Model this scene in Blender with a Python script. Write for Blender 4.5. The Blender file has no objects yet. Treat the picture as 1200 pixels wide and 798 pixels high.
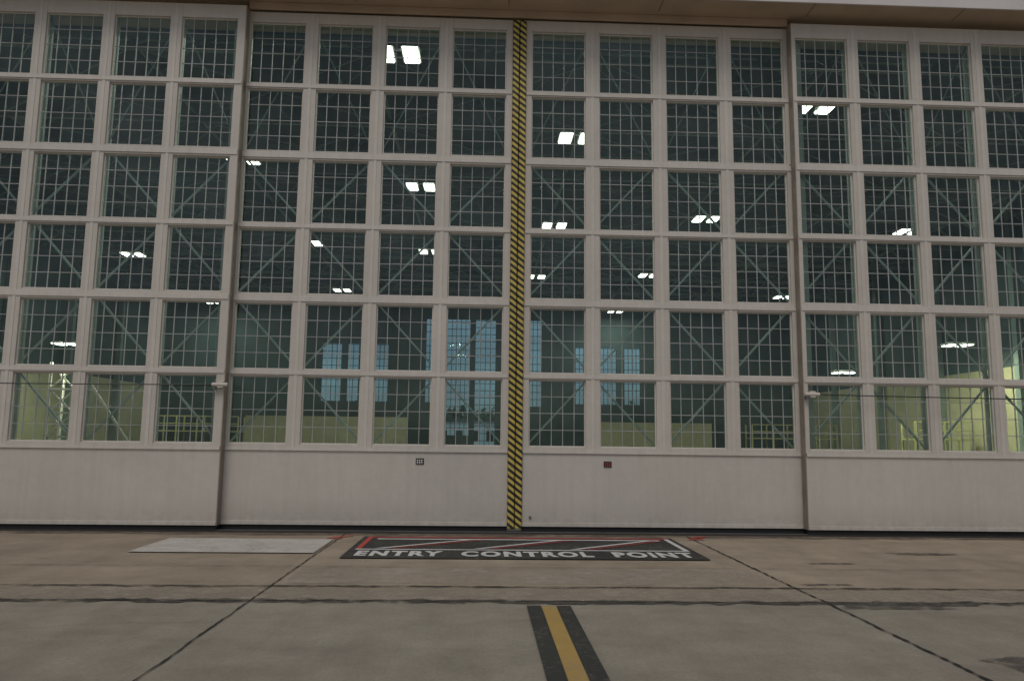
import bpy, math, random
from mathutils import Vector, Matrix
random.seed(7)
S=bpy.context.scene
COL=S.collection

# ---------------------------------------------------------------- materials
def newmat(name):
    m=bpy.data.materials.new(name); m.use_nodes=True
    nt=m.node_tree; nt.nodes.clear()
    out=nt.nodes.new('ShaderNodeOutputMaterial')
    return m,nt,out
def N(nt,t,**kw):
    n=nt.nodes.new(t)
    for k,v in kw.items(): setattr(n,k,v)
    return n
def noise(nt,vec,scale,detail=6,rough=.6):
    n=N(nt,'ShaderNodeTexNoise'); n.inputs['Scale'].default_value=scale
    n.inputs['Detail'].default_value=detail; n.inputs['Roughness'].default_value=rough
    nt.links.new(vec,n.inputs['Vector']); return n.outputs['Fac']
def ramp(nt,fac,a,b,ca=(0,0,0,1),cb=(1,1,1,1)):
    r=N(nt,'ShaderNodeValToRGB'); e=r.color_ramp.elements
    e[0].position=a;e[1].position=b;e[0].color=ca;e[1].color=cb
    nt.links.new(fac,r.inputs['Fac']); return r.outputs['Color']
def mix(nt,fac,a,b,bt='MIX'):
    m=N(nt,'ShaderNodeMix',data_type='RGBA',blend_type=bt)
    for sock,v in ((m.inputs[0],fac),(m.inputs[6],a),(m.inputs[7],b)):
        if isinstance(v,(int,float)): sock.default_value=v
        elif isinstance(v,tuple): sock.default_value=v
        else: nt.links.new(v,sock)
    return m.outputs[2]
def mapping(nt,vec,scale=(1,1,1)):
    m=N(nt,'ShaderNodeMapping'); m.inputs['Scale'].default_value=scale
    nt.links.new(vec,m.inputs['Vector']); return m.outputs['Vector']
def geo(nt): return N(nt,'ShaderNodeNewGeometry').outputs['Position']
def bsdf(nt,out,color,rough=.6,bump=None,bs=.3,metal=0,bd=.01):
    b=N(nt,'ShaderNodeBsdfPrincipled'); 
    if isinstance(color,tuple): b.inputs['Base Color'].default_value=color
    else: nt.links.new(color,b.inputs['Base Color'])
    if isinstance(rough,(int,float)): b.inputs['Roughness'].default_value=rough
    else: nt.links.new(rough,b.inputs['Roughness'])
    b.inputs['Metallic'].default_value=metal
    if bump is not None:
        bp=N(nt,'ShaderNodeBump'); bp.inputs['Strength'].default_value=bs; bp.inputs['Distance'].default_value=bd
        nt.links.new(bump,bp.inputs['Height']); nt.links.new(bp.outputs['Normal'],b.inputs['Normal'])
    nt.links.new(b.outputs[0],out.inputs['Surface']); return b
def c(r,g=None,b=None):
    if g is None: g=b=r
    return (r,g,b,1)
def simple(name,col,rough=.6,var=.25,scale=3,metal=0):
    m,nt,out=newmat(name); p=geo(nt)
    f=noise(nt,p,scale,3)
    dark=tuple(x*(1-var) for x in col[:3])+(1,)
    bsdf(nt,out,mix(nt,ramp(nt,f,.3,.7),dark,col),rough,None,.15,metal)
    return m

def door_paint(name,base):
    m,nt,out=newmat(name); p=geo(nt)
    big=ramp(nt,noise(nt,p,.5,4),.3,.75)
    fine=ramp(nt,noise(nt,p,9,5,.7),.35,.7)
    streak=ramp(nt,noise(nt,mapping(nt,p,(7,7,.35)),1.3,5,.65),.42,.75)
    col=mix(nt,big,tuple(x*.88 for x in base[:3])+(1,),base)
    col=mix(nt,.12,col,mix(nt,fine,c(.3,.27,.24),base))
    m1=N(nt,'ShaderNodeMath',operation='MULTIPLY'); nt.links.new(streak,m1.inputs[0]); m1.inputs[1].default_value=.18
    col=mix(nt,m1.outputs[0],col,c(.36,.30,.24))
    sx=N(nt,'ShaderNodeSeparateXYZ'); nt.links.new(p,sx.inputs[0])
    mr=N(nt,'ShaderNodeMapRange'); nt.links.new(sx.outputs['Z'],mr.inputs[0])
    mr.inputs[1].default_value=.05; mr.inputs[2].default_value=.6; mr.inputs[3].default_value=.5; mr.inputs[4].default_value=0
    m2=N(nt,'ShaderNodeMath',operation='MULTIPLY'); nt.links.new(mr.outputs[0],m2.inputs[0]); nt.links.new(fine,m2.inputs[1])
    col=mix(nt,m2.outputs[0],col,c(.27,.21,.16))
    bsdf(nt,out,col,.5,noise(nt,p,1.6,2),.4,bd=.03)
    return m
M_door=door_paint('door_paint',c(.64,.60,.545))
M_trim=door_paint('door_trim_paint',c(.70,.66,.605))
M_muntin=simple('muntin_paint',c(.44,.46,.45),.5,.3,2)
M_brace=simple('brace_steel',c(.58,.60,.60),.5,.3,2)
M_side=simple('door_edge_paint',c(.34,.28,.23),.6,.3,2)
M_rubber=simple('rubber',c(.02,.02,.02),.7,.3,3)
M_steel=simple('steel',c(.25,.25,.25),.4,.3,6,.6)
M_soffit=simple('soffit_concrete',c(.56,.43,.32),.85,.25,.9)
M_fascia=simple('fascia_paint',c(.7,.66,.66),.6,.15,1)
M_truss=simple('truss_steel',c(.24,.30,.30),.5,.3,1)
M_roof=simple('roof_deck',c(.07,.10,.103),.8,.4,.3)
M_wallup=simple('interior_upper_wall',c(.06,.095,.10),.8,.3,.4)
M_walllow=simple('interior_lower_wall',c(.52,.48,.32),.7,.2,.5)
M_floor_in=simple('hangar_floor',c(.18,.18,.16),.3,.3,.5)
M_dark=simple('dark_metal',c(.03,.03,.03),.5,.3,4)
M_white=simple('white_enamel',c(.75,.75,.72),.5,.1,4)
M_stand=simple('workstand_paint',c(.42,.40,.22),.5,.2,3)
M_bldg=simple('distant_render',c(.6,.6,.58),.8,.1,.3)
M_leaf=simple('leaf',c(.05,.08,.035),.9,.4,2)
M_red=simple('red_paint',c(.55,.04,.03),.7,.4,6)

def glass(name,tint,refl=1.0):
    m,nt,out=newmat(name); p=geo(nt)
    tr=N(nt,'ShaderNodeBsdfTransparent'); tr.inputs[0].default_value=tint
    gl=N(nt,'ShaderNodeBsdfGlossy'); gl.inputs['Roughness'].default_value=.03
    gl.inputs['Color'].default_value=c(.75,.95,.95)
    bp=N(nt,'ShaderNodeBump'); bp.inputs['Strength'].default_value=.1; bp.inputs['Distance'].default_value=.02
    nt.links.new(noise(nt,p,1.7,1),bp.inputs['Height']); nt.links.new(bp.outputs['Normal'],gl.inputs['Normal'])
    fr=N(nt,'ShaderNodeFresnel'); fr.inputs['IOR'].default_value=1.5
    mu=N(nt,'ShaderNodeMath',operation='MULTIPLY'); nt.links.new(fr.outputs[0],mu.inputs[0]); mu.inputs[1].default_value=refl
    mu.use_clamp=True
    mx=N(nt,'ShaderNodeMixShader'); nt.links.new(mu.outputs[0],mx.inputs[0]); nt.links.new(tr.outputs[0],mx.inputs[1]); nt.links.new(gl.outputs[0],mx.inputs[2])
    df=N(nt,'ShaderNodeBsdfDiffuse'); df.inputs[0].default_value=c(.25,.28,.26)
    dirt=ramp(nt,noise(nt,p,2.2,3,.7),.4,.85)
    dm=N(nt,'ShaderNodeMath',operation='MULTIPLY_ADD'); nt.links.new(dirt,dm.inputs[0]); dm.inputs[1].default_value=.11; dm.inputs[2].default_value=.015
    m3=N(nt,'ShaderNodeMixShader'); nt.links.new(dm.outputs[0],m3.inputs[0]); nt.links.new(mx.outputs[0],m3.inputs[1]); nt.links.new(df.outputs[0],m3.inputs[2])
    nt.links.new(m3.outputs[0],out.inputs['Surface']); return m
M_glass=glass('window_glass',c(.70,.85,.82),1.3)
M_glass_far=glass('far_glass',c(.55,.80,.95),.4)

m,nt,out=newmat('lamp_tube'); e=N(nt,'ShaderNodeEmission'); e.inputs[0].default_value=c(1,.96,.82); e.inputs[1].default_value=7
nt.links.new(e.outputs[0],out.inputs[0]); M_lamp=m; m.cycles.emission_sampling='NONE'

def concrete():
    m,nt,out=newmat('apron_concrete'); p=geo(nt)
    big=ramp(nt,noise(nt,p,.35,5,.6),.3,.72)
    mid=ramp(nt,noise(nt,p,1.4,8,.7),.32,.68)
    fine=ramp(nt,noise(nt,p,30,8,.8),.25,.75)
    col=mix(nt,big,c(.25,.22,.185),c(.35,.315,.27))
    col=mix(nt,.45,col,mix(nt,mid,c(.20,.18,.15),c(.385,.35,.305)))
    sx=N(nt,'ShaderNodeSeparateXYZ'); nt.links.new(p,sx.inputs[0])
    def cell(sock,off,sz):
        a=N(nt,'ShaderNodeMath',operation='ADD'); a.inputs[1].default_value=off; nt.links.new(sock,a.inputs[0])
        d=N(nt,'ShaderNodeMath',operation='DIVIDE'); d.inputs[1].default_value=sz; nt.links.new(a.outputs[0],d.inputs[0])
        f=N(nt,'ShaderNodeMath',operation='FLOOR'); nt.links.new(d.outputs[0],f.inputs[0]); return f.outputs[0]
    cb=N(nt,'ShaderNodeCombineXYZ'); nt.links.new(cell(sx.outputs['X'],2.37,6.08),cb.inputs[0]); nt.links.new(cell(sx.outputs['Y'],-8.35,6.1),cb.inputs[1])
    wn=N(nt,'ShaderNodeTexWhiteNoise'); nt.links.new(cb.outputs[0],wn.inputs['Vector'])
    col=mix(nt,.55,col,mix(nt,wn.outputs['Value'],c(.8,.78,.76),c(1.2,1.2,1.2)),'MULTIPLY')
    mr=N(nt,'ShaderNodeMapRange'); nt.links.new(sx.outputs['Y'],mr.inputs[0]); mr.inputs[1].default_value=8.2; mr.inputs[2].default_value=9.2
    col=mix(nt,mr.outputs[0],mix(nt,1.0,col,c(.98,.98,.95),'MULTIPLY'),mix(nt,1.0,col,c(1.06,.95,.84),'MULTIPLY'))
    st=ramp(nt,noise(nt,mapping(nt,p,(.5,1.6,1)),.9,8,.75),.52,.75)
    sm=N(nt,'ShaderNodeMath',operation='MULTIPLY'); nt.links.new(st,sm.inputs[0]); sm.inputs[1].default_value=.4
    col=mix(nt,sm.outputs[0],col,c(.11,.093,.08))
    s2=ramp(nt,noise(nt,mapping(nt,p,(2.2,.25,1)),1.1,7,.7),.48,.70)
    s3=N(nt,'ShaderNodeMath',operation='MULTIPLY'); nt.links.new(s2,s3.inputs[0]); s3.inputs[1].default_value=.24
    col=mix(nt,s3.outputs[0],col,c(.13,.105,.085))
    pit=ramp(nt,noise(nt,p,55,3,.6),.60,.70)
    s4=N(nt,'ShaderNodeMath',operation='MULTIPLY'); nt.links.new(pit,s4.inputs[0]); s4.inputs[1].default_value=.5
    col=mix(nt,s4.outputs[0],col,c(.10,.09,.075))
    pale=ramp(nt,noise(nt,p,3.3,7,.75),.60,.74)  # random paler blotches in the concrete's own colour
    s5=N(nt,'ShaderNodeMath',operation='MULTIPLY'); nt.links.new(pale,s5.inputs[0]); s5.inputs[1].default_value=.35
    col=mix(nt,s5.outputs[0],col,c(.42,.39,.35))
    col=mix(nt,.45,col,mix(nt,fine,c(.45,.45,.45),c(1.5,1.5,1.5)),'MULTIPLY')
    bsdf(nt,out,col,.82,noise(nt,p,45,6,.8),.5,bd=.006); return m
M_conc=concrete()

def paint(name,col,wear=.5,under=(.24,.21,.18,1)):
    m,nt,out=newmat(name); p=geo(nt)
    w=ramp(nt,noise(nt,p,14,9,.8),wear,wear+.12)
    w2=ramp(nt,noise(nt,p,2.2,6,.7),.4,.65)
    mm=N(nt,'ShaderNodeMath',operation='MULTIPLY'); nt.links.new(w,mm.inputs[0]); nt.links.new(w2,mm.inputs[1])
    ad=N(nt,'ShaderNodeMath',operation='MULTIPLY'); nt.links.new(mm.outputs[0],ad.inputs[0]); ad.inputs[1].default_value=.9
    tone=mix(nt,noise(nt,p,5,6),tuple(x*.7 for x in col[:3])+(1,),col)
    bsdf(nt,out,mix(nt,ad.outputs[0],tone,under),.75,noise(nt,p,45,6,.8),.4,bd=.004); return m
M_pblack=paint('black_marking',c(.022,.02,.02),.52)
M_pwhite=paint('white_marking',c(.66,.65,.64),.52)
M_pfade=paint('faded_white_marking',c(.58,.55,.51),.43,(.30,.27,.235,1))
M_pyel=paint('yellow_marking',c(.46,.29,.075),.46)
M_pred=paint('red_marking',c(.50,.05,.04),.50)
M_joint=simple('joint_sealant',c(.03,.027,.024),.9,.5,8)
def stain(name,col,alpha,sc=1.2,lo=.34,hi=.62):
    m,nt,out=newmat(name); p=geo(nt)
    d=N(nt,'ShaderNodeBsdfPrincipled'); d.inputs['Roughness'].default_value=.85
    nt.links.new(mix(nt,noise(nt,p,6,8,.75),tuple(x*.6 for x in col[:3])+(1,),tuple(x*1.35 for x in col[:3])+(1,)),d.inputs['Base Color'])
    t=N(nt,'ShaderNodeBsdfTransparent')
    f=ramp(nt,noise(nt,p,sc,8,.75),lo,hi)
    mu=N(nt,'ShaderNodeMath',operation='MULTIPLY'); nt.links.new(f,mu.inputs[0]); mu.inputs[1].default_value=alpha
    mx=N(nt,'ShaderNodeMixShader'); nt.links.new(mu.outputs[0],mx.inputs[0]); nt.links.new(t.outputs[0],mx.inputs[1]); nt.links.new(d.outputs[0],mx.inputs[2])
    nt.links.new(mx.outputs[0],out.inputs[0]); return m
M_patch=stain('dark_patch_concrete',c(.095,.083,.075),.9,5)
M_patch2=stain('pale_patch_concrete',c(.42,.365,.31),.75)
M_slab=stain('repaired_slab',c(.37,.315,.255),.8,1.6)
M_sill=stain('grimy_sill_concrete',c(.13,.11,.09),.7,1.0)
M_band=stain('broken_joint_edge',c(.09,.08,.07),.85,2.2,.40,.55)

m,nt,out=newmat('hazard_paint'); p=geo(nt); sx=N(nt,'ShaderNodeSeparateXYZ'); nt.links.new(p,sx.inputs[0])
a=N(nt,'ShaderNodeMath',operation='MULTIPLY_ADD'); nt.links.new(sx.outputs['X'],a.inputs[0]); a.inputs[1].default_value=.75
nt.links.new(sx.outputs['Z'],a.inputs[2])
d=N(nt,'ShaderNodeMath',operation='DIVIDE'); nt.links.new(a.outputs[0],d.inputs[0]); d.inputs[1].default_value=.125
f=N(nt,'ShaderNodeMath',operation='FRACT'); nt.links.new(d.outputs[0],f.inputs[0])
g=N(nt,'ShaderNodeMath',operation='GREATER_THAN'); nt.links.new(f.outputs[0],g.inputs[0]); g.inputs[1].default_value=.5
colr=mix(nt,g.outputs[0],c(.02,.02,.02),c(.60,.47,.10))
colr=mix(nt,ramp(nt,noise(nt,p,11,8,.75),.52,.75),colr,c(.12,.1,.07))
bsdf(nt,out,colr,.55); M_haz=m

# ---------------------------------------------------------------- mesh helper
class MB:
    def __init__(s): s.v=[];s.f=[];s.m=[];s.mats=[]
    def mi(s,mat):
        if mat not in s.mats: s.mats.append(mat)
        return s.mats.index(mat)
    def box(s,x0,x1,y0,y1,z0,z1,mat):
        i=len(s.v)
        s.v+=[(x0,y0,z0),(x1,y0,z0),(x1,y1,z0),(x0,y1,z0),(x0,y0,z1),(x1,y0,z1),(x1,y1,z1),(x0,y1,z1)]
        k=s.mi(mat)
        for q in ((0,3,2,1),(4,5,6,7),(0,1,5,4),(1,2,6,5),(2,3,7,6),(3,0,4,7)):
            s.f.append(tuple(i+j for j in q)); s.m.append(k)
    def poly(s,pts,mat):
        i=len(s.v); s.v+=[tuple(p) for p in pts]; s.f.append(tuple(range(i,i+len(pts)))); s.m.append(s.mi(mat))
    def beam(s,a,b,w,mat,h=None):
        h=h or w; a=Vector(a);b=Vector(b);d=(b-a).normalized()
        up=Vector((0,1,0)) if abs(d.y)<.9 else Vector((0,0,1))
        r=d.cross(up).normalized(); u=r.cross(d)
        i=len(s.v)
        for q in (a,b):
            for sx_,sy_ in ((-1,-1),(1,-1),(1,1),(-1,1)):
                s.v.append(tuple(q+r*sx_*w/2+u*sy_*h/2))
        k=s.mi(mat)
        for q in ((3,2,1,0),(4,5,6,7),(0,1,5,4),(1,2,6,5),(2,3,7,6),(3,0,4,7)):
            s.f.append(tuple(i+j for j in q)); s.m.append(k)
    def rod(s,a,b,rad,mat,n=8):
        a=Vector(a);b=Vector(b);d=(b-a).normalized()
        up=Vector((0,0,1)) if abs(d.z)<.9 else Vector((1,0,0))
        r=d.cross(up).normalized(); u=r.cross(d); i=len(s.v); k=s.mi(mat)
        for q in (a,b):
            for j in range(n):
                t=2*math.pi*j/n; s.v.append(tuple(q+r*math.cos(t)*rad+u*math.sin(t)*rad))
        for j in range(n):
            s.f.append((i+j,i+(j+1)%n,i+n+(j+1)%n,i+n+j)); s.m.append(k)
        s.f.append(tuple(i+j for j in range(n))[::-1]); s.m.append(k)
        s.f.append(tuple(i+n+j for j in range(n))); s.m.append(k)
    def obj(s,name,parent=None,bevel=0):
        me=bpy.data.meshes.new(name); me.from_pydata(s.v,[],s.f)
        for mt in s.mats: me.materials.append(mt)
        me.polygons.foreach_set('material_index',s.m); me.update()
        o=bpy.data.objects.new(name,me); COL.objects.link(o)
        if parent: o.parent=parent
        if bevel:
            b=o.modifiers.new('bevel','BEVEL'); b.width=bevel; b.segments=1; b.limit_method='ANGLE'
        return o
def empty(name):
    o=bpy.data.objects.new(name,None); COL.objects.link(o); return o

# ---------------------------------------------------------------- ground
g=MB(); g.poly([(-600,-600,0),(600,-600,0),(600,900,0),(-600,900,0)],M_conc); g.obj('ground')

def wob_strip(mb,a,b,w,mat,z,jit=.3,step=.25,wander=0):
    a=Vector((a[0],a[1],0));b=Vector((b[0],b[1],0));L=(b-a).length;d=(b-a)/L;n=Vector((-d.y,d.x,0))
    k=max(2,int(L/step)); P=[];Q=[]; o=0
    for i in range(k+1):
        o=o*.9+random.uniform(-wander,wander)
        q=a+d*(L*i/k)+n*o
        P.append(q+n*w*(.5+random.uniform(-jit,jit))); Q.append(q-n*w*(.5+random.uniform(-jit,jit)))
    for i in range(k):
        mb.poly([(Q[i].x,Q[i].y,z),(Q[i+1].x,Q[i+1].y,z),(P[i+1].x,P[i+1].y,z),(P[i].x,P[i].y,z)],mat)
def blob(mb,cx,cy,rx,ry,mat,z,n=26,j=.25):
    pts=[]
    for i in range(n):
        t=2*math.pi*i/n; r=1+random.uniform(-j,j)
        pts.append((cx+rx*r*math.copysign(abs(math.cos(t))**.6,math.cos(t)),cy+ry*r*math.copysign(abs(math.sin(t))**.6,math.sin(t)),z))
    mb.poly(pts,mat)
jt=MB()
for k in range(-4,6):
    x=-2.37+6.08*k
    wob_strip(jt,(x,-4),(x,14.0),.016 if x!=3.71 else .022,M_joint,.012,.45,.08,.004)
for y in (2.25,8.35,13.95):
    wob_strip(jt,(-30,y),(30,y),.026,M_joint,.012,.6,.07,.010)
wob_strip(jt,(-30,9.15),(30,9.15),.016,M_joint,.012,.6,.09,.006)
wob_strip(jt,(-30,10.5),(30,10.5),.010,M_joint,.012,.6,.09,.004)
for (a,b) in (((-8,6.2),(-2.4,7.4)),((4.5,12.9),(8.5,10.6)),((-9,12.2),(-5.2,10.7))):
    wob_strip(jt,a,b,.005,M_joint,.0125,.5,.12,.035)
jt.obj('pavement_joints')
pt=MB()
wob_strip(pt,(-30,8.76),(30,8.76),.72,M_slab,.004,.03,.3)
wob_strip(pt,(-2.3,9.9),(3.6,9.9),1.1,M_patch2,.004,.02,.3)
wob_strip(pt,(-30,14.0),(30,14.0),.5,M_sill,.004,.15,.3)
wob_strip(pt,(-30,8.35),(30,8.35),.17,M_band,.0075,.35,.12,.01)
wob_strip(pt,(-30,9.15),(30,9.15),.09,M_band,.0075,.4,.12,.01)
for i in range(80):
    x=random.uniform(-11,11); blob(pt,x,8.33+random.uniform(-.06,.03),random.uniform(.05,.35),random.uniform(.02,.06),M_patch,.0085+.00003*i,16,.45)
blob(pt,4.35,8.2,.6,.17,M_patch,.0115); blob(pt,4.2,9.4,.3,.07,M_patch,.008)
blob(pt,4.7,6.1,.6,.22,M_patch,.008); blob(pt,6.9,12.0,.5,.12,M_patch,.008); blob(pt,5.0,11.0,.35,.06,M_patch,.008)
pt.obj('pavement_patches')

Z1,Z2,Z3=.016,.020,.024
def rect(mb,x0,x1,y0,y1,z,mat): mb.poly([(x0,y0,z),(x1,y0,z),(x1,y1,z),(x0,y1,z)],mat)
q=MB(); xc=.72
rect(q,xc-.225,xc-.078,-4,8.12,Z1,M_pblack); rect(q,xc+.078,xc+.225,-4,8.12,Z1,M_pblack); rect(q,xc-.075,xc+.075,-4,8.10,Z1,M_pyel)
q.obj('taxiway_centerline')
q=MB(); rect(q,-5.1,-2.42,11.65,13.2,Z1,M_pfade); q.obj('faded_white_paint_rectangle')
E=empty('entry_control_point_marking')
q=MB(); rect(q,-1.97,3.33,11.2,13.6,Z1,M_pblack)
rect(q,-1.88,3.24,12.00,12.08,Z2,M_pwhite); rect(q,-1.88,3.24,13.42,13.52,Z2,M_pred)
rect(q,-1.88,-1.80,12.08,13.42,Z2,M_pred); rect(q,3.16,3.24,12.08,13.42,Z2,M_pwhite)
rect(q,-1.7,3.05,13.20,13.30,Z2,M_pwhite)
for x in (-1.6,-.1,1.4):
    q.poly([(x,12.12,Z3),(x+.14,12.12,Z3),(x+1.5,13.18,Z3),(x+1.36,13.18,Z3)],M_pwhite)
for x in (-1.1,.4,1.9):
    q.poly([(x-.25,12.12,Z3),(x-.17,12.12,Z3),(x+1.2,13.18,Z3),(x+1.12,13.18,Z3)],M_pred)
q.obj('painted_box',E)
cu=bpy.data.curves.new('t','FONT'); cu.body='ENTRY  CONTROL  POINT'; cu.size=1; cu.offset=.05; cu.space_character=1.22
to=bpy.data.objects.new('t',cu); COL.objects.link(to)
bpy.context.view_layer.update()
me=bpy.data.meshes.new_from_object(to.evaluated_get(bpy.context.evaluated_depsgraph_get()))
xs=[v.co.x for v in me.vertices]; ys=[v.co.y for v in me.vertices]
x0,x1,y0,y1=min(xs),max(xs),min(ys),max(ys)
for v in me.vertices:
    v.co.x=-1.80+(v.co.x-x0)/(x1-x0)*4.98; v.co.y=11.34+(v.co.y-y0)/(y1-y0)*.52; v.co.z=Z3
bpy.data.objects.remove(to)
me.materials.clear(); me.materials.append(M_pwhite)
o=bpy.data.objects.new('painted_lettering',me); COL.objects.link(o); o.parent=E
for (x,y) in ((-2.45,13.3),(3.75,13.5)):
    q=MB()
    q.poly([(x-.12,y,Z1),(x+.15,y,Z1),(x+.15,y+.09,Z1),(x-.12,y+.09,Z1)],M_red)
    q.poly([(x-.05,y+.1,Z1),(x+.28,y+.35,Z1),(x+.28,y+.44,Z1),(x-.05,y+.19,Z1)],M_red)
    q.obj('red_survey_mark')

# ---------------------------------------------------------------- hangar
H=empty('aircraft_hangar')
def rows(h):
    R=[]; z=1.56
    for i in range(6):
        R.append((z,z+h)); z+=h+(.125 if i%2==0 else .18)
    return R
TOP=10.05; DEP=.14
def leaf(name,xa,xb,centers,hw,y,hh):
    ROWS=rows(hh)
    b=MB(); yb=y+DEP
    edges=[xa]
    for cx in centers: edges+= [cx-hw,cx+hw]
    edges.append(xb)
    for i in range(0,len(edges),2):
        b.box(edges[i],edges[i+1],y,yb,1.50,TOP,M_door)
        mx=(edges[i]+edges[i+1])/2; w=edges[i+1]-edges[i]
        if w>.15: b.box(mx-.03,mx+.03,y-.008,y-.0005,1.50,TOP-.02,M_trim)
    zs=[1.50]
    for r in ROWS: zs+=[r[0],r[1]]
    zs.append(TOP)
    for k,cx in enumerate(centers):
        for i in range(0,len(zs),2):
            b.box(cx-hw+.0005,cx+hw-.0005,y+.003,yb-.003,zs[i],zs[i+1],M_door)
    for i,zz in enumerate(zs[2:-2:2]):
        zc=(zs[2+2*i]+zs[3+2*i])/2; wd=.035 if i%2==0 else .055
        b.box(xa+.01,xb-.01,y-.014,y-.009,zc-wd,zc+wd,M_trim)
    b.box(xa+.005,xb-.005,y-.022,y-.0005,1.44,1.4995,M_trim)
    b.box(xa+.002,xb-.002,y+.004,yb,.10,1.4395,M_door)
    b.box(xa+.004,xb-.004,y-.004,y+.0035,.10,.17,M_trim)
    b.obj(name,H,.004)
    e=MB()
    e.box(xa+.001,xb-.001,y+.03,yb-.03,.012,.0995,M_rubber)
    e.obj(name+'_seal',H)
    s=MB(); gl=MB(); ym=y+.045
    for cx in centers:
        for r0,r1 in ROWS:
            a0,a1=cx-hw+.001,cx+hw-.001
            fw=.022
            s.box(a0,a0+fw,ym,ym+.05,r0+.001,r1-.001,M_trim); s.box(a1-fw,a1,ym,ym+.05,r0+.001,r1-.001,M_trim)
            s.box(a0+fw,a1-fw,ym+.001,ym+.049,r0+.001,r0+fw,M_trim); s.box(a0+fw,a1-fw,ym+.001,ym+.049,r1-fw,r1-.001,M_trim)
            W=a1-a0
            for i in range(1,5):
                xx=a0+W*i/5; s.box(xx-.0065,xx+.0065,ym+.008,ym+.030,r0+fw,r1-fw,M_muntin)
            for i in range(1,4):
                zz=r0+(r1-r0)*i/4; s.box(a0+fw,a1-fw,ym+.010,ym+.028,zz-.0065,zz+.0065,M_muntin)
            for i in range(5):
                for j in range(4):
                    p0=a0+W*i/5;p1=a0+W*(i+1)/5;q0=r0+(r1-r0)*j/4;q1=r0+(r1-r0)*(j+1)/4
                    t=random.uniform(-.0015,.0015);u=random.uniform(-.0015,.0015); yy=ym+.02
                    gl.poly([(p0,yy-t-u,q0),(p1,yy+t-u,q0),(p1,yy+t+u,q1),(p0,yy-t+u,q1)],M_glass)
    s.obj(name+'_window_bars',H); gl.obj(name+'_glass',H)
    t=MB(); yr=y+.30
    for i in range(0,len(edges),2):
        mx=(edges[i]+edges[i+1])/2
        t.box(mx-.03,mx+.03,y+.36,y+.42,.2,TOP-.05,M_brace)
    for zc in (1.5,2.89,4.36,5.77,7.2,8.6,9.95):
        t.box(xa+.02,xb-.02,y+.28,y+.33,zc-.03,zc+.03,M_brace)
    for k in range(0,len(centers)-1,2):
        l=centers[k]-hw-.1; r=centers[k+1]+hw+.1
        for (b0,b1) in ((1.5,4.36),(4.36,7.2)):
            t.beam((l,yr-.05,b0),(r,yr-.05,b1),.036,M_brace); t.beam((l,yr-.09,b1),(r,yr-.09,b0),.036,M_brace)
        t.beam((l,yr-.05,7.2),((l+r)/2,yr-.05,9.9),.022,M_truss);t.beam((r,yr-.09,7.2),((l+r)/2,yr-.09,9.9),.022,M_truss)
    t.obj(name+'_back_truss',H)
Yin,Yout=14.5,14.28
XC=.64
leaf('door_leaf',-5.0,XC-.135,[-4.15,-2.82,-1.49,-.155],.54,Yin,1.257)
leaf('door_leaf',XC+.135,6.35,[1.43,2.78,4.125,5.455],.54,Yin,1.255)
leaf('door_leaf',-10.3,-4.73,[-9.28,-7.99,-6.70,-5.41],.535,Yout,1.246)
leaf('door_leaf',6.08,11.7,[6.685,7.96,9.235,10.51],.53,Yout,1.242)
leaf('door_leaf',-16.1,-10.1,[-15.2,-13.9,-12.55,-11.2],.54,Yout-.22,1.246)
leaf('door_leaf',11.5,17.5,[12.2,13.5,14.85,16.2],.54,Yout-.22,1.242)
e=MB()
e.box(-4.7295,-4.715,Yout+.004,Yout+.19,.1,TOP,M_side); e.box(6.065,6.0795,Yout+.004,Yout+.19,.1,TOP,M_side)
e.obj('leaf_edge_plates',H)
e=MB(); SZ=10.22
e.box(-40,40,13.80,15.09,SZ,SZ+.25,M_soffit)
e.box(-40,40,13.76,13.797,SZ-.03,12.4,M_fascia)
e.box(-40,40,14.75,15.09,9.95,SZ-.005,M_soffit)
e.box(-4.72,6.07,14.42,14.47,10.07,SZ-.005,M_soffit)
for k in range(-8,9): e.box(k*3+.4,k*3+.412,13.81,14.3,SZ-.006,SZ-.0005,M_dark)
e.box(-40,-16.1,14.0,14.4,0,SZ-.01,M_door); e.box(17.5,40,14.0,14.4,0,SZ-.01,M_door)
e.obj('canopy_and_header',H,.005)
e=MB(); e.box(-20,20,14.14,14.75,.001,.012,M_joint)
for y in (14.33,14.55): e.box(-20,20,y,y+.05,.012,.02,M_steel)
e.obj('door_track',H)
e=MB()
XW=32; YF=76
e.poly([(-XW,14.9,.006),(XW,14.9,.006),(XW,YF,.006),(-XW,YF,.006)],M_floor_in)
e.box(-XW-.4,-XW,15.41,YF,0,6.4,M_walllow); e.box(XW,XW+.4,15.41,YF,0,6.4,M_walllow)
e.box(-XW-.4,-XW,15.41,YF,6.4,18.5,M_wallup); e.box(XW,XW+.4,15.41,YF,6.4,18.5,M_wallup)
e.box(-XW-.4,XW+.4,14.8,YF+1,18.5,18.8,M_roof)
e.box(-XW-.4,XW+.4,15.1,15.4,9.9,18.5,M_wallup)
for y in range(20,76,8):
    for s_ in (-1,1):
        e.box(s_*(XW-.25)-.2,s_*(XW-.25)+.2,y-.2,y+.2,0,18.4,M_truss)
e.obj('interior_shell',H)
ops=[(-15.8,-13.9,5.2,10.9),(-13.3,-12.2,5.2,10.9),(-11,-9.3,5.2,10.9),(-5.6,-4.9,5.2,13.5),(-3.5,-1.25,2.0,13.5),(-.7,1.3,.1,13.5),(1.9,3.9,2.0,13.5),(4.6,5.9,4.9,13.5),(9.3,10.5,5.2,10.9),(11.7,13.4,5.2,10.9),(14.2,15.8,5.2,10.9)]
e=MB(); fm=MB(); px=-XW
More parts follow.
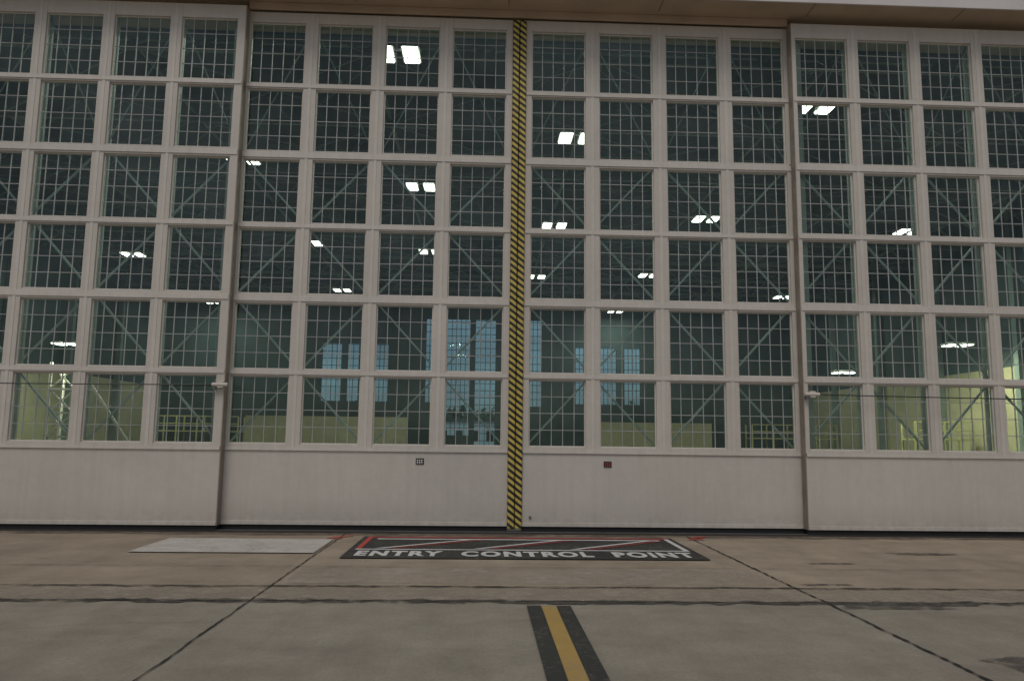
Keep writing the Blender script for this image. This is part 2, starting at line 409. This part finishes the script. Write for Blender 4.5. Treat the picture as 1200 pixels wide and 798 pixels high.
for (a,b,z0,z1) in ops:
    e.box(px,a,YF,YF+.4,0,18.5,M_wallup)
    e.box(a,b,YF+.002,YF+.398,0,z0,M_wallup); e.box(a,b,YF+.002,YF+.398,z1,18.5,M_wallup); px=b
    fm.poly([(a,YF+.2,z0),(b,YF+.2,z0),(b,YF+.2,z1),(a,YF+.2,z1)],M_glass_far)
    n=max(2,round((b-a)/.45))
    for i in range(1,n): 
        x=a+(b-a)*i/n; fm.box(x-.03,x+.03,YF+.1,YF+.16,z0,z1,M_wallup)
    zz=z0+.7
    while zz<z1: 
        fm.box(a,b,YF+.105,YF+.155,zz-.03,zz+.03,M_wallup); zz+=.7
e.box(px,XW,YF,YF+.4,0,18.5,M_wallup)
e.box(-22,-7,YF-3,YF-2.9,0,3.6,M_walllow); e.box(10,22,YF-3,YF-2.9,0,3.4,M_walllow)
e.obj('rear_wall',H); fm.obj('rear_windows',H)
t=MB()
for y in range(19,76,6):
    t.box(-XW,XW,y-.1,y+.1,14.6,14.8,M_truss); t.box(-XW,XW,y-.1,y+.1,18.1,18.3,M_truss)
    x=-XW; up=True
    while x<XW:
        t.beam((x,y,14.7 if up else 18.2),(x+4,y,18.2 if up else 14.7),.13,M_truss); x+=4; up=not up
for x in range(-28,32,8):
    t.box(x-.07,x+.07,15.5,YF,14.85,15.0,M_truss)
    y=19; 
    while y<73: 
        t.beam((x,y,14.7),(x+8,y+6,14.7),.07,M_truss); t.beam((x+8,y,14.72),(x,y+6,14.72),.07,M_truss); y+=6
t.obj('roof_trusses',H)

L=[(-2.9,23.7),(3.7,30.3),(12.2,26.7),(-11,33.8),(-3.2,37),(12.4,41.4),(-24.3,53),(-11.2,48.8),(-3.65,50.4),(4,57.7),(12.4,56.4),(-12,64.7),(25.7,64),(24.9,43),(12.8,73),(-25.3,72),(4.05,43.4)]
low=[(-26.7,50,7.35),(28.7,45,7.6),(24.1,50,6.3)]
pts=[(x,y,14.0,0) for x,y in L]+[(x,y,z,1) for x,y,z in low]
for (x,y,z,k) in pts:
    o=empty('ceiling_light'); o.location=(x,y,z)
    b=MB()
    for s_ in (-.42,.42):
        b.box(s_-.29,s_+.29,-.58,.58,.05,.17,M_white)
        b.box(s_-.24,s_+.24,-.53,.53,.0,.0495,M_lamp)
    b.box(-.75,.75,-.04,.04,.17,.22,M_white)
    for s_ in (-.6,.6): b.rod((s_,0,.2),(s_,0,.68 if not k else 3),.015,M_steel)
    b.obj('fixture',o)
    for s_ in (-.42,.42):
        ld=bpy.data.lights.new('lamp','AREA'); ld.shape='RECTANGLE'; ld.size=.48; ld.size_y=1.06
        ld.energy=(145 if not k else 240); ld.color=(1,.97,.8) if not k else (1,.93,.62)
        lo=bpy.data.objects.new('lamp_light',ld); COL.objects.link(lo); lo.parent=o; lo.location=(s_,0,-.02)

T=MB(); bx,by=-27.5,50
for dx,dy in ((0,0),(1.6,0),(0,1.6),(1.6,1.6)): T.box(bx+dx-.07,bx+dx+.07,by+dy-.07,by+dy+.07,0,6.2,M_white)
for k in range(4):
    z0=k*1.5
    T.beam((bx,by,z0),(bx+1.6,by,z0+1.5),.09,M_white); T.beam((bx+1.6,by,z0),(bx,by,z0+1.5),.09,M_white)
    T.box(bx,bx+1.6,by-.06,by+.06,z0+1.44,z0+1.56,M_white)
T.beam((bx+1.6,by,6.2),(bx+6,by,0),.14,M_white)
T.obj('maintenance_scaffold_tower')
for (bx,by,w) in ((27.5,48,3.8),(-24,58,6),(22,62,7)):
    T=MB()
    for i in range(5):
        for dy in (0,1.5): T.box(bx+w*i/4-.05,bx+w*i/4+.05,by+dy-.05,by+dy+.05,0,3.1,M_stand)
    for zz in (1.0,2.0,2.55,3.1): T.box(bx,bx+w,by-.045,by+.045,zz-.04,zz+.04,M_stand)
    T.box(bx,bx+w,by+.05,by+1.45,1.95,2.03,M_stand)
    T.obj('maintenance_platform')

b=MB(); b.box(-12,14,150,165,0,5,M_bldg); b.box(-12.4,14.4,149.6,165.4,5,5.5,M_roof)
for i in range(8): b.box(-11+3*i,-9.6+3*i,149.95,149.99,1.2,3.2,M_dark)
b.obj('white_building')
b=MB()
for i in range(1800):
    cx=random.choice((-35,-24,-6,3,18,30)); r=random.gauss(0,1)
    p=Vector((cx+random.gauss(0,4),180+random.gauss(0,3),5.5+random.gauss(0,1.4)))
    u=Vector((random.uniform(-1,1),random.uniform(-1,1),random.uniform(-1,1))).normalized()*.8; v=u.orthogonal().normalized()*.8
    b.poly([p-u,p+v,p+u,p-v],M_leaf)
for cx in (-35,-24,-6,3,18,30): b.rod((cx,180,0),(cx,180,5),.3,M_dark)
b.obj('distant_trees')

for (a,b_) in ((XC-.132,XC-.008),(XC+.008,XC+.132)):
    q=MB(); q.box(a,b_,Yin-.06,Yin+.1,.06,10.03,M_haz); q.obj('hazard_striped_bumper',bevel=.015)
q=MB(); q.box(XC-.0075,XC+.0075,Yin-.02,Yin+.08,.05,10.03,M_rubber); q.obj('door_meeting_seal',H)

def sign(x,z,mat2):
    E=empty('door_sign'); q=MB(); q.box(x-.075,x+.075,Yin-.012,Yin+.003,z-.055,z+.055,M_dark); q.obj('plate',E,.003)
    q=MB()
    for r in range(2):
        for i in range(3):
            q.box(x-.055+.04*i,x-.03+.04*i,Yin-.0145,Yin-.0125,z-.035+.04*r,z-.01+.04*r,mat2)
    q.obj('legend',E)
sign(-1.13,1.27,M_white); sign(2.38,1.25,M_red)
q=MB(); q.rod((.93,Yin-.02,.27),(.93,Yin+.006,.27),.025,M_steel,12); q.obj('door_bolt',H)

for s_,xe,zc in ((-1,-4.80,2.62),(1,6.18,2.60)):
    E=empty('safety_cable'); q=MB(); far=xe+s_*11.2
    n=24; prev=None
    for i in range(n+1):
        t=i/n; x=xe+(far-xe)*t; zz=zc-.05*4*(t*(1-t))
        yy=Yout-.08-(.22*min(1,i/(n*.4)))
        if prev: q.rod(prev,(x,yy,zz),.011,M_dark,6)
        prev=(x,yy,zz)
    q.obj('wire',E)
    q=MB(); q.box(xe-.02,xe+.08,Yout-.10,Yout-.001,zc-.06,zc+.06,M_trim); q.rod((xe-.12,Yout-.08,zc),(xe+.16,Yout-.08,zc),.035,M_trim,12)
    q.box(xe-.1,xe-.05,Yout-.09,Yout-.001,zc-.09,zc-.03,M_steel)
    q.obj('bracket',E,.004)

# ---------------------------------------------------------------- world (overcast), sun
w=bpy.data.worlds.new('World'); S.world=w; w.use_nodes=True; nt=w.node_tree; nt.nodes.clear()
wo=N(nt,'ShaderNodeOutputWorld'); bg=N(nt,'ShaderNodeBackground'); bg.inputs[1].default_value=.062
sk=N(nt,'ShaderNodeTexSky'); sk.sky_type='NISHITA'; sk.sun_disc=False; sk.sun_elevation=math.radians(60); sk.sun_rotation=math.radians(195)
sk.dust_density=2
hs=N(nt,'ShaderNodeHueSaturation'); hs.inputs['Saturation'].default_value=.35
nt.links.new(sk.outputs[0],hs.inputs['Color'])
tc=N(nt,'ShaderNodeTexCoord')
cl=ramp(nt,noise(nt,mapping(nt,tc.outputs['Generated'],(1,1,2.2)),3.2,6,.6),.35,.65,c(.55,.56,.60),c(1.35,1.33,1.30))
nt.links.new(mix(nt,1.0,hs.outputs[0],cl,'MULTIPLY'),bg.inputs[0]); nt.links.new(bg.outputs[0],wo.inputs[0])
sd=bpy.data.lights.new('sun','SUN'); sd.energy=.9; sd.angle=math.radians(25); sd.color=(1,.94,.86)
so=bpy.data.objects.new('sun',sd); COL.objects.link(so)
az=math.radians(195); el=math.radians(60)
v=Vector((math.sin(az)*math.cos(el),math.cos(az)*math.cos(el),math.sin(el)))
so.rotation_euler=v.to_track_quat('Z','Y').to_euler()

# ---------------------------------------------------------------- camera
cd=bpy.data.cameras.new('camera'); co=bpy.data.objects.new('camera',cd); COL.objects.link(co)
cd.lens=27; cd.sensor_width=36; cd.clip_end=3000; cd.clip_start=.05
th,p_,rho=math.radians(2.2),math.radians(7.3),math.radians(.7)
fw=Vector((math.sin(th)*math.cos(p_),math.cos(th)*math.cos(p_),math.sin(p_)))
rt=Vector((math.cos(th),-math.sin(th),0)); up=rt.cross(fw)
r2=rt*math.cos(rho)+up*math.sin(rho); u2=up*math.cos(rho)-rt*math.sin(rho)
M=Matrix((r2,u2,-fw)).transposed().to_4x4(); M.translation=Vector((0,0,1.7)); co.matrix_world=M
S.camera=co
S.view_settings.view_transform='Standard'; S.view_settings.look='None'; S.view_settings.exposure=0
